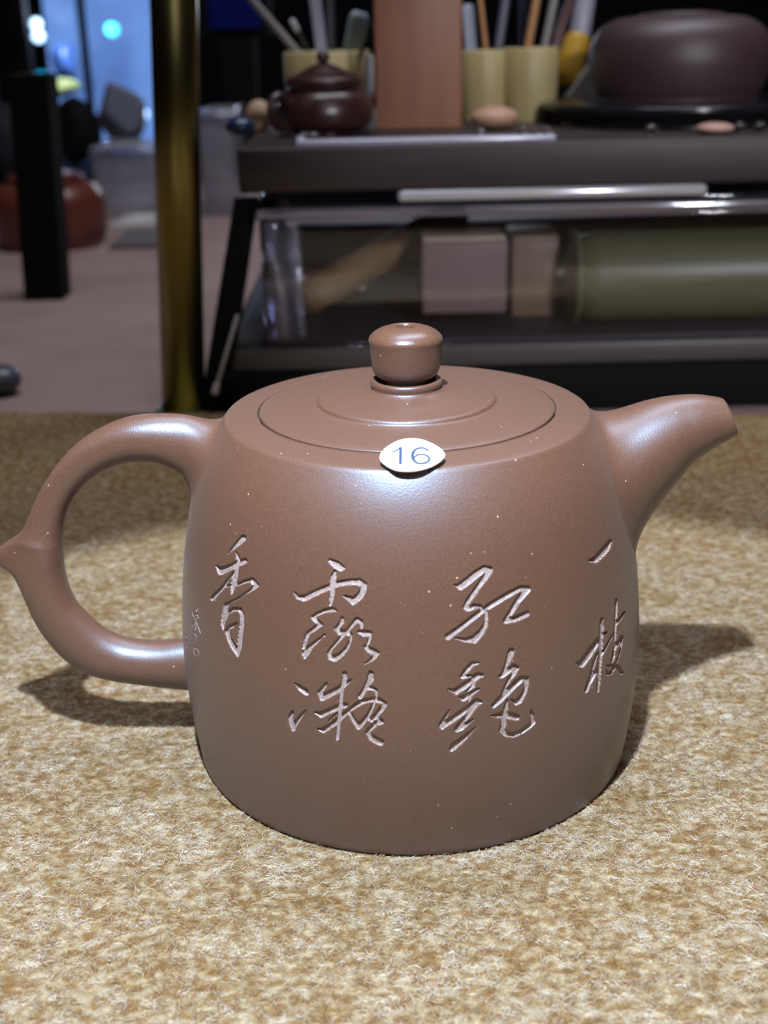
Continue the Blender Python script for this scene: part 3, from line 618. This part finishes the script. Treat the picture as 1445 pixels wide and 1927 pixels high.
blockobj('wood_offcut', 'tan wooden offcut between the pale box and the green bamboo', 'wood', 962, 1052, 440, 600, 0.302, 0.03, M_TAN)
blockobj('wood_plank', 'long mauve brown plank at the back of the clear box', 'plank', 560, 1700, 402, 520, 0.40, 0.02, mat('mauve_wood', (0.34, 0.25, 0.20), .6, noise=(60, (0.3, 0.22, 0.17), .3, .7, (.1, 1, 1))))
blockobj('black_case', 'black flat case lying behind the diagonal stick', 'case', 640, 800, 520, 622, 0.345, 0.03, M_BLACK)
# crumpled film at the box's left corner
def film(name, label, quad, Y, amp, m, cat='film', nx=18, ny=22, seed=1, thick=0.0):
    r = np.random.default_rng(seed); vs = []; (x0, y0), (x1, y1), (x2, y2), (x3, y3) = quad
    gr = r.normal(0, 1, (8, 8))
    for j in range(ny+1):
        for i in range(nx+1):
            u, v = i/nx, j/ny; x = (x0*(1-u)+x1*u)*(1-v)+(x3*(1-u)+x2*u)*v; y = (y0*(1-u)+y1*u)*(1-v)+(y3*(1-u)+y2*u)*v
            gu, gv = u*6, v*6; i0, j0 = int(min(gu, 5.999)), int(min(gv, 5.999)); fu, fv = gu-i0, gv-j0
            h = (gr[i0, j0]*(1-fu)+gr[i0+1, j0]*fu)*(1-fv)+(gr[i0, j0+1]*(1-fu)+gr[i0+1, j0+1]*fu)*fv
            vs.append(tuple(at(x, y, Y)+Vector((0, amp*h, 0))))
    fs = [(j*(nx+1)+i, j*(nx+1)+i+1, (j+1)*(nx+1)+i+1, (j+1)*(nx+1)+i) for j in range(ny) for i in range(nx)]
    o = link(name, mesh(vs, fs), m); md = o.modifiers.new('s', 'SOLIDIFY'); md.thickness = thick or 0.0006
    return tag(o, label, cat)
film('crumpled_film', 'crumpled clear film in the left corner of the clear box', [(512, 420), (562, 430), (575, 640), (530, 640)], 0.275, 0.0025, M_FILM)
for px, py in ((680, 541), (776, 483)):
    c = at(px, py, 0.338); o = link('white_pebble', lathe([(0.0024*math.sin(a), -0.0013*math.cos(a)) for a in np.linspace(0, math.pi, 8)], 14), M_PAPER); o.location = c
    tag(o, 'tiny pale pebble %s the diagonal stick in the clear box' % ('low under' if px < 700 else 'right under the upper end of'), 'pebble')

# ------------------------------------------------------------------ on the board
ZT = z_b1
def lathe_thing(name, label, cat, px, Y, prof, m, part='vessel', n=64, group=None, z=ZT):
    t = thing(name, label, cat, (at(px, 240, Y).x, Y, z), group); link(part, lathe(prof, n), m, t); return t
def rpx(w, Y): return w/2*(Y-CAM[1])/F_PX*1.0
# round purple jar on a black disc
YJ = 0.352; jx = at(1277, 120, YJ).x
disc = thing('black_turntable', 'black round turntable under the purple clay jar', 'turntable', (jx, YJ, ZT))
link('turntable_plate', lathe(smoothprof([(0.0003, 0.0), (0.050, 0.0), (0.054, 0.0015), (0.0600, 0.0065), (0.0605, 0.008), (0.0585, 0.0095), (0.045, 0.0098), (0.0003, 0.0098)], 4), 96), mat('black_lacquer', (0.012, 0.012, 0.015), 0.18), disc)
rj = rpx(318, YJ)
jar = thing('clay_jar', 'squat round dark purple clay jar on the black turntable', 'jar', (jx, YJ, ZT+0.0098))
jh = (at(1277, 20, YJ).z-ZT-0.0098)/0.0496
jp = smoothprof([(0.0003, 0.0), (rj*0.84, 0.0), (rj*0.88, 0.0015), (rj*0.94, 0.008), (rj*0.99, 0.018), (rj*0.995, 0.026), (rj*0.95, 0.035), (rj*0.85, 0.0415), (rj*0.70, 0.0455), (rj*0.5, 0.047), (rj*.46, .0472)], 5)
link('jar_body', lathe([(r, h*jh) for r, h in jp], 96), M_PURPLE, jar)
link('jar_lid', lathe([(r, h*jh) for r, h in [(rj*.455, 0.0462), (rj*.455, .0478), (rj*.44, .0484), (rj*.2, .0494), (0.0003, .0496)]], 64), M_PURPLE, jar)
# red wood block
YW = 0.335; w0, w1 = at(708, 240, YW), at(870, 240, YW)
wb = thing('hardwood_block', 'tall upright reddish hardwood block between the bamboo cups', 'block', ((w0.x+w1.x)/2, YW+.01, ZT))
ztop = 0.190
link('wood_slab', box_mesh(-(w1.x-w0.x)/2, (w1.x-w0.x)/2, -.01, .012, 0, ztop-ZT, 0.0012), M_WOODR, wb)
link('grey_edge_strip', box_mesh(-(w1.x-w0.x)/2-.0042, -(w1.x-w0.x)/2-.0002, -.008, .006, 0, at(700, 105, YW).z-ZT, 0.0006), mat('grey_metal', (0.12, 0.11, 0.12), .4), wb, label='thin grey strip on the left side')
# bamboo cups, each a tube with a floor
def cup(label, px, w_, ytop, Y):
    r = rpx(w_, Y); h = at(px, ytop, Y-r).z-ZT
    t = thing('bamboo_cup', label, 'cup', (at(px, 200, Y).x, Y, ZT), 'bamboo cups on the walnut board')
    link('cup_wall', lathe([(0.0003, .001), (r*.80, .001), (r*.82, h-.0006), (r*.85, h), (r*.96, h), (r, h-.0008), (r*1.0, h*.5), (r*.93, .001), (r*.9, 0), (0.0003, 0)][::-1], 48), M_BAMBOO, t)
    link('cup_floor', lathe([(0.0003, .0025), (r*.81, .0025), (r*.81, .0012), (.0003, .0012)], 32), M_BAMBOO, t)
    return t, r, h
cupA = cup('wide bamboo cup behind the small dark red teapot', 618, 152, 97, 0.395)
cupB = cup('bamboo cup directly right of the hardwood block', 912, 92, 95, 0.375)
cupC = cup('bamboo cup left of the purple jar, nearest to it', 996, 98, 90, 0.370)
def stick(name, label, cat, c, foot, tip_px, tipY, r, m, r1=None, group=None, part='shaft', tipm=None, squash=1):
    base = Vector((c[0].location.x+foot[0]*c[1], c[0].location.y+foot[1]*c[1], ZT+.0045)); tip = at(*tip_px, tipY)
    t = thing(name, label, cat, base, group); place(link(part, rod_mesh(base, tip, r, r1 or r, n=14, squash=squash), m), t)
    if tipm: place(link('tip', rod_mesh(tip-(tip-base).normalized()*.004, tip+(tip-base).normalized()*.002, (r1 or r)*1.5, n=14), tipm), t)
    return t
M_GREY = mat('grey_plastic', (0.30, 0.29, 0.27), .5); M_WH = mat('milky_plastic', (0.42, 0.42, 0.52), .35); M_CY = mat('pale_cyan_plastic', (0.36, 0.46, 0.50), .35)
M_OR = mat('orange_wood', (0.50, 0.25, 0.10), .5); M_DR = mat('dark_red_lacquer', (0.09, 0.03, 0.025), .35)
stick('brush', 'long pale grey brush leaning far left out of the wide bamboo cup', 'brush', cupA, (.5, 0), (452, -25), 0.395, 0.0017, M_GREY, group='tools in the wide bamboo cup')
stick('white_headed_stick', 'thin stick with a small round white head in the wide bamboo cup', 'stick', cupA, (.3, -.2), (552, 44), 0.385, 0.0009, M_BLACK, tipm=mat('white_head', (.7, .7, .74), .4))
stick('milky_spatula', 'broad milky grey spatula standing upright in the wide bamboo cup', 'spatula', cupA, (0, .2), (590, -30), 0.397, 0.0034, M_WH, squash=.4)
stick('dark_spatula', 'dark grey spatula just right of the milky one in the wide cup', 'spatula', cupA, (.1, .4), (622, -30), 0.402, 0.0022, mat('slate', (.09, .085, .10), .4), squash=.5)
stick('cyan_scoop', 'pale cyan plastic scoop at the right of the wide bamboo cup', 'scoop', cupA, (.3, -.1), (678, 22), 0.393, 0.0058, M_CY, .0062, squash=.35)
stick('dark_stick', 'short dark stick crossing in front of the pale cyan scoop', 'stick', cupA, (.1, -.45), (704, 48), 0.380, 0.0011, M_BLACK)
stick('pale_blue_spatula', 'pale blue broad spatula left in the cup beside the hardwood block', 'spatula', cupB, (-.35, 0), (880, 8), 0.376, 0.0036, mat('pale_blue', (.33, .38, .48), .4), squash=.4)
stick('tan_stick', 'tan stick leaning left out of the cup beside the hardwood block', 'stick', cupB, (.3, -.3), (900, -30), 0.37, 0.0012, M_OR)
stick('blue_grey_rod', 'blue grey rod upright in the cup beside the hardwood block', 'rod', cupB, (.2, .3), (955, -25), 0.38, 0.0019, mat('blue_grey', (.13, .14, .18), .4))
stick('orange_stick', 'orange wooden stick leaning right out of the cup nearest the jar', 'stick', cupC, (-.5, -.2), (1014, -25), 0.368, 0.0018, M_OR)
stick('silver_rod', 'pale silver rod at the right of the cup nearest the jar', 'rod', cupC, (.1, .2), (1048, -25), 0.373, 0.0017, M_GREY)
stick('dark_red_rod', 'dark red rod leaning furthest right out of the cup nearest the jar', 'rod', cupC, (.1, -.1), (1084, -25), 0.376, 0.0022, M_DR)
stick('navy_rod', 'navy rod between the orange stick and the silver rod', 'rod', cupC, (-.1, .5), (985, -25), 0.385, 0.0022, mat('navy', (.01, .012, .03), .4))
# small dark red teapot in front of the wide cup
YT = 0.322; tx = at(612, 230, YT).x; k = rpx(175, YT)
st_ = thing('small_teapot', 'small dark red clay teapot in front of the wide bamboo cup', 'teapot', (tx, YT, ZT), rot=(0, 0, math.radians(38)))
link('body', lathe(smoothprof([(.0003, 0), (k*.62, 0), (k*.66, .0008), (k*.92, .004), (k*1.0, .009), (k*.94, .014), (k*.84, .0168), (k*.76, .0180), (k*.72, .0196)], 5), 64), M_DKCLAY, st_)
sl = link('lid', lathe(smoothprof([(k*.78, .0196), (k*.80, .0210), (k*.78, .0228), (k*.56, .0245), (k*.28, .0275), (.0016, .0290), (.0003, .0291)], 4), 48), M_DKCLAY, st_)
link('knob', lathe([(0.0038*math.sin(a)*.75, .0312-.0028*math.cos(a)) for a in np.linspace(0.02, math.pi-.02, 10)], 24), M_DKCLAY, sl)
def bez(P, n=10):
    return smoothprof(P, n)
def tube_path(P, R, n=14):
    P = [Vector(p) for p in P]; rings = []
    for i, p in enumerate(P):
        d = (P[min(i+1, len(P)-1)]-P[max(i-1, 0)]).normalized(); s = Vector((0, 1, 0)) if abs(d.y) < .9 else Vector((1, 0, 0)); t = d.cross(s).normalized(); s = t.cross(d)
        r = R[i] if isinstance(R, (list, tuple)) else R
        rings.append([p+(s*math.cos(2*math.pi*q/n)+t*math.sin(2*math.pi*q/n))*r for q in range(n)])
    return rings_mesh(rings)
hp = bez([(-k*.88, -.001, .0125), (-k*1.15, -.002, .0165), (-k*1.36, -.003, .0145), (-k*1.38, -.003, .009), (-k*1.2, -.002, .0045), (-k*.9, -.001, .0045)], 5)
link('handle', tube_path(hp, .0021), M_DKCLAY, st_)
spp = bez([(k*.80, 0, .0075), (k*1.1, 0, .0105), (k*1.28, 0, .0145), (k*1.38, 0, .0185)], 5)
link('spout', tube_path(spp, [.0034-.0018*i/(len(spp)-1) for i in range(len(spp))]), M_DKCLAY, st_)
# small things along the board
YE = 0.285
def dome(name, label, cat, px, Y, rx, rz, m, ry=None, group=None, z=ZT):
    o = link(name, lathe([(math.sin(a), 1-math.cos(a)) for a in np.linspace(0.03, math.pi-.03, 14)], 28), m)
    o.location = (at(px, 245, Y).x, Y, z); o.scale = (rx, ry or rx, rz); return tag(o, label, cat, group)
dome('peach_stone', 'peach coloured smooth stone in front of the bamboo cups', 'stone', 930, 0.328, .0105, .0048, mat('peach_stone', (.52, .30, .20), .5))
dome('pink_pebble', 'flat pink pebble under the front of the black turntable', 'pebble', 1345, 0.277, .0075, .0022, mat('pink_stone', (.55, .33, .28), .5))
dome('navy_dish', 'small navy blue dish at the board\'s left end', 'dish', 452, 0.318, .0065, .0042, mat('navy_glaze', (.015, .035, .09), .2))
dome('tan_stone', 'tan stone between the navy dish and the small teapot', 'stone', 489, 0.345, .0060, .0068, mat('tan_stone', (.45, .30, .20), .6))
beads = [(572, 'clear bead at the left foot of the small teapot'), (590, 'clear bead a little right of the small teapot handle'), (905, 'clear bead left in front of the bamboo cups'), (985, 'blue lit clear bead in front of the right bamboo cup'), (1010, 'clear bead just right of the blue lit one'), (1030, 'clear bead left of the black turntable'),
         (1226, 'clear bead alone in front of the black turntable'), (1392, 'clear bead right of the pink pebble'), (1430, 'clear bead at the far right edge of the board')]
for px, lb in beads:
    dome('glass_bead', lb, 'bead', px, 0.276, .0026, .0022, M_GLASS, group='clear glass beads along the front of the board')
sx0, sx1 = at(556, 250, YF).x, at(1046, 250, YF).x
strip = thing('edge_streak', 'thin pale strip added as the streak of reflected light along the front of the walnut board', 'strip', ((sx0+sx1)/2, YF+.002, ZT))
M_STREAK = clear('streak_white', (0.85, 0.85, 0.95), 0.3, 0.2, (0.55, 0.56, 0.72), 0.6)
place(link('streak_bar', box_mesh(sx0, sx1, YF-.0025, YF+.0065, ZT, ZT+.0022, .0008, 3), M_STREAK), strip)  # pale bar added in place of light reflected along the board's front edge
place(link('streak_end', box_mesh(sx0-.0005, sx0+.003, YF+.0065, YF+.010, ZT, ZT+.003, .0006), M_STREAK), strip)
# clutter behind the cups
yl = at(1075, 150, 0.44)
yt = thing('yellow_tool', 'yellow lumpy handle leaning behind the right bamboo cup', 'tool', (yl.x, .44, ZT))
place(link('handle_grip', rod_mesh(at(1062, 160, .44), at(1090, 62, .445), .0085, .0065, n=20), mat('ochre', (.50, .28, .02), .5)), yt)
place(link('tool_shaft', rod_mesh(at(1090, 75, .445), at(1105, -30, .45), .0052, n=16), M_WH), yt)
place(link('tool_stand', rod_mesh(Vector((at(1052, 200, .44).x, .44, ZT+.001)), at(1062, 160, .44), .004, n=12), M_BLACK), yt)
rp = blockobj
p0, p1 = at(1048, 170, .425), at(1118, 92, .425)
gp = link('grey_wedge', mesh([(p0.x, .425, ZT), (p1.x+.004, .425, ZT), (p1.x+.004, .425, p1.z), (p0.x, .435, ZT), (p1.x+.004, .435, ZT), (p1.x+.004, .435, p1.z)], [(0, 1, 2), (5, 4, 3), (0, 3, 4, 1), (1, 4, 5, 2), (2, 5, 3, 0)]), M_GREY, smooth=False)
tag(gp, 'grey sloping wedge between the right bamboo cup and the jar', 'wedge')

# ------------------------------------------------------------------ left side of the counter
# black post
pa, pb_ = onz(82, 566, CT), None; Yp = pa.y; ptop = at(52, 150, Yp)
bpost = thing('black_post', 'leaning square black post at the far left', 'post', (pa.x, Yp, CT))
hw = rpx(72, Yp)
R_ = [[c+Vector(q) for q in ((-hw, -hw, 0), (hw, -hw, 0), (hw, hw, 0), (-hw, hw, 0))] for c in (Vector((pa.x, Yp+hw, CT)), Vector((ptop.x, Yp+hw, ptop.z)))]
place(link('post_bar', rings_mesh(R_), M_MATTE, smooth=False), bpost)
place(link('post_cap', box_mesh(ptop.x-hw*.96, ptop.x+hw*.96, Yp+hw*.04, Yp+hw*1.96, ptop.z, ptop.z+.003, .0008), M_MATTE), bpost)
# red teapot
rr = onz(100, 476, CT); Yr = rr.y+.038; k = rpx(205, Yr)*1.0; cx = at(98, 440, Yr).x
rt = thing('red_teapot', 'round red brown clay teapot behind the leaning black post', 'teapot', (cx, Yr, CT))
zt = at(98, 330, Yr).z-CT
link('body', lathe(smoothprof([(.0003, 0), (k*.86, 0), (k*.90, .001), (k*.985, zt*.22), (k*1.0, zt*.5), (k*.96, zt*.72), (k*.80, zt*.88), (k*.62, zt*.93), (k*.60, zt*.95)], 5), 72), M_REDCLAY, rt)
rl = link('lid', lathe(smoothprof([(k*.66, zt*.95), (k*.67, zt*.98), (k*.6, zt*1.02), (k*.3, zt*1.07), (.0003, zt*1.08)], 4), 64), M_REDCLAY, rt)
link('knob', lathe([(k*.15*math.sin(a), zt*1.17-k*.15*math.cos(a)) for a in np.linspace(.02, 3.12, 10)], 24), M_REDCLAY, rl)
link('spout', tube_path(bez([(-k*.85, 0, zt*.45), (-k*1.25, 0, zt*.62), (-k*1.45, 0, zt*.9)], 6), .009), M_REDCLAY, rt)
link('handle', tube_path(bez([(0, k*.93, zt*.8), (0, k*1.35, zt*.85), (0, k*1.5, zt*.5), (0, k*1.3, zt*.25), (0, k*.95, zt*.25)], 5), .0055), M_REDCLAY, rt)
# blue grey stone at the left edge
ps = onz(-8, 752, CT); o = link('blue_stone', lathe([(math.sin(a), 1-math.cos(a)) for a in np.linspace(.03, 3.11, 16)], 32), mat('blue_grey_stone', (.05, .06, .085), .35, noise=(300, (.11, .125, .16), .4, .7, (1, 1, 1))))
o.location = (ps.x, ps.y+.009, CT); o.scale = (.0098, .009, .0068); tag(o, 'dark blue grey oval stone cut off by the left picture edge', 'stone')
# clear plastic containers
def clear_bin(name, label, px0, px1, py0, py1, Y, dep, m=M_FILM):
    a, b = at(px0, py0, Y), at(px1, py1, Y); t = thing(name, label, 'container', ((a.x+b.x)/2, Y+dep/2, CT)); z1 = a.z; x0, x1 = a.x, b.x; e = .0025
    place(link('front_panel', box_mesh(x0, x1, Y, Y+e, CT, z1, .0006), m), t); place(link('back_panel', box_mesh(x0, x1, Y+dep-e, Y+dep, CT, z1, .0006), m), t)
    for xx in (x0, x1-e): place(link('side_panel', box_mesh(xx, xx+e, Y+e, Y+dep-e, CT, z1, .0006), m), t)
    place(link('rim', box_mesh(x0-.002, x1+.002, Y-.002, Y+.004, z1, z1+.004, .001), M_ACRYL2), t)
    place(link('lid_panel', box_mesh(x0-.001, x1+.001, Y-.001, Y+dep, z1+.004, z1+.0065, .001), m), t)
    return t
Yc = onz(230, 415, CT).y
clear_bin('clear_tub', 'hazy clear plastic tub left of the brass post', 172, 300, 292, 412, Yc+.02, .09)
clear_bin('clear_canister', 'hazy clear canister right behind the brass post', 372, 447, 225, 405, Yc+.01, .09)
wp = thing('white_card', 'flat white card lying in front of the clear tub', 'card', (0, 0, CT)); q0, q1 = onz(208, 432, CT), onz(290, 408, CT)
wp.location = (q0.x, q0.y, CT); place(link('card_sheet', box_mesh(q0.x, q1.x+.01, q0.y, q1.y-.004, CT, CT+.0035, .0005), mat('white_card', (.5, .48, .47), .6)), wp)
place(link('card_fold', box_mesh(q0.x+.01, q1.x+.004, q0.y+.004, q1.y-.01, CT+.0035, CT+.005, .0004), mat('white_card_fold', (.62, .60, .58), .6)), wp)
g0, g1 = onz(205, 470, CT), onz(288, 440, CT)
gc = link('grey_cloth_fold', box_mesh(g0.x, g1.x+.02, g0.y, g1.y, CT, CT+.004, .0015, 3), mat('grey_cloth', (.13, .12, .13), .9)); tag(gc, 'grey folded cloth between the white card and the red teapot', 'cloth')

# ------------------------------------------------------------------ lit display case far left, blue screen
YD = 1.45
case = thing('lit_display_case', 'tall blue lit glass display case in the dark upper left', 'display case', (at(160, 100, YD).x, YD+.15, -0.85))
xl_, xr_ = at(-40, 0, YD).x, at(300, 0, YD).x; zb_ = at(150, 330, YD).z; zt_ = at(150, -260, YD).z
def cs(name, me, m, label=None): o = place(link(name, me, m, smooth=False), case); 
M_PANEL = mat('backlit_blue_panel', (0.1, 0.15, 0.3), .6)
nt = M_PANEL.node_tree; bb = nt.nodes['Principled BSDF']; tcn = nt.nodes.new('ShaderNodeTexCoord'); nn = nt.nodes.new('ShaderNodeTexNoise'); nn.inputs['Scale'].default_value = 9
rp_ = nt.nodes.new('ShaderNodeValToRGB'); rp_.color_ramp.elements[0].position = .3; rp_.color_ramp.elements[1].position = .75
rp_.color_ramp.elements[0].color = (.055, .11, .27, 1); rp_.color_ramp.elements[1].color = (.16, .30, .62, 1)
nt.links.new(tcn.outputs['Object'], nn.inputs['Vector']); nt.links.new(nn.outputs['Fac'], rp_.inputs[0]); nt.links.new(rp_.outputs[0], bb.inputs['Emission Color']); bb.inputs['Emission Strength'].default_value = 1.6
cs('cabinet_base', box_mesh(xl_, xr_, YD, YD+.3, -.85, zb_, .004), M_MATTE)
cs('back_panel', box_mesh(xl_+.01, xr_-.01, YD+.28, YD+.30, zb_, zt_, 0), M_PANEL)
for px, wd_ in ((-40, 10), (34, 14), (147, 9), (296, 10)):
    a = at(px, 0, YD).x; hw_ = wd_/2*(YD-CAM[1])/F_PX; cs('case_post', box_mesh(a-hw_, a+hw_, YD, YD+.02, zb_, zt_, 0), M_MATTE)
cs('case_top', box_mesh(xl_, xr_, YD, YD+.3, zt_, zt_+.02, .002), M_MATTE)
cs('glass_pane', box_mesh(at(38, 0, YD).x, xr_, YD+.006, YD+.010, zb_, zt_, 0), clear('case_glass', (.9, .94, 1), .85, .05))
def orb(name, label, cat, px, py, Y, r, m, sx=1, sz=1, flat=False):
    o = link(name, lathe([(math.sin(a), -math.cos(a)) for a in np.linspace(.03, 3.11, 12)], 20), m); o.location = at(px, py, Y); o.scale = (r*sx, r, r*sz); return tag(o, label, cat)
LEDW = mat('white_led', (.8, .9, 1), .5, emit=((.55, .75, 1.0), 3.2)); LEDC = mat('cyan_led', (.1, .8, 1), .5, emit=((.08, .75, 1.0), 3.5))
k = (YD+.1-CAM[1])/F_PX
for (px, py, r_, mm, nm_) in ((68, 45, 10, LEDW, 'upper white blue lamp bulb in the lit case'), (72, 68, 11, LEDW, 'white blue lamp bulb just under the upper one'), (211, 55, 12, LEDC, 'cyan lamp bulb in the right half of the lit case'), (271, 214, 8, LEDW, 'small white bulb low beside the brass post')):
    p = at(px, py, YD+.1); t = thing('lamp_bulb', nm_, 'lamp', p, 'bulbs glowing in the lit display case'); link('bulb_glass', lathe([(r_*k*math.sin(a), -r_*k*math.cos(a)) for a in np.linspace(.03, 3.11, 12)], 20), mm, t)
    link('bulb_socket', lathe([(.0003, r_*k*.95), (r_*k*.4, r_*k*.95), (r_*k*.4, r_*k*1.3), (.0003, r_*k*1.3)], 16), M_MATTE, t)
def rock(name, label, cat, px, py, Y, rx, rz, m, seed):
    import bmesh
    bm = bmesh.new(); bmesh.ops.create_icosphere(bm, subdivisions=3, radius=1); r_ = np.random.default_rng(seed); dirs = r_.normal(0, 1, (9, 3)); dirs /= np.linalg.norm(dirs, axis=1)[:, None]; lim = r_.uniform(.6, .95, 9)
    for v in bm.verts:
        c = np.array(v.co)
        for d, l in zip(dirs, lim):
            q = c@d
            if q > l: c = c-d*(q-l)
        v.co = c
    me = bpy.data.meshes.new('mesh'); bm.to_mesh(me); bm.free(); o = link(name, me, m, smooth=False); s = (Y-CAM[1])/F_PX; o.location = at(px, py, Y); o.scale = (rx*s, rx*s*.8, rz*s); return tag(o, label, cat)
rock('blue_crystal', 'pale blue crystal lump in the left half of the lit case', 'crystal', 122, 118, YD+.12, 26, 36, mat('blue_crystal', (.12, .22, .6), .25), 3)
rock('teal_crystal', 'teal crystal lump at the bottom left of the lit case', 'crystal', 80, 150, YD+.08, 17, 17, mat('teal_crystal', (0.0, .35, .5), .25), 4)
rock('yellow_crystal', 'yellow green crystal lump at the bottom of the lit case', 'crystal', 118, 166, YD+.06, 34, 17, mat('yellow_crystal', (.6, .6, .2), .4), 5)
rock('black_rock', 'large black rock on the counter in front of the lit case', 'rock', 146, 248, 0.98, 44, 62, M_MATTE, 6)
rock('grey_drapery', 'grey rumpled drape piece beside the black rock', 'drape', 228, 210, 1.02, 46, 60, mat('grey_drape', (.16, .17, .22), .8), 8)
rock('dark_bundle', 'dark bundle at the far left edge behind the black post', 'bundle', 14, 262, 0.99, 34, 70, mat('dark_bundle', (.015, .013, .02), .8), 9)
lamp('crystal_fill_light', 'POINT', at(110, 20, YD+.03), 0.9, (0.75, 0.88, 1.0), shadow_soft_size=0.02)  # point light added so the crystals are not left dark
# dark blue screen behind the brass post
s0, s1 = at(384, -120, 1.3), at(492, 52, 1.3)
scr = thing('blue_screen', 'dim deep blue screen above and right of the brass post', 'screen', ((s0.x+s1.x)/2, 1.31, s1.z))
place(link('screen_panel', box_mesh(s0.x, s1.x, 1.30, 1.304, s1.z, s0.z, 0), mat('blue_screen', (0, 0, .05), .3, emit=((.0, .003, .04), .5)), smooth=False), scr)
place(link('screen_frame', box_mesh(s0.x-.01, s1.x+.01, 1.306, 1.33, s1.z-.01, s0.z+.01, .002), M_MATTE, smooth=False), scr)
place(link('screen_stand', box_mesh((s0.x+s1.x)/2-.02, (s0.x+s1.x)/2+.02, 1.306, 1.33, -.85, s1.z-.01, .002), M_MATTE, smooth=False), scr)
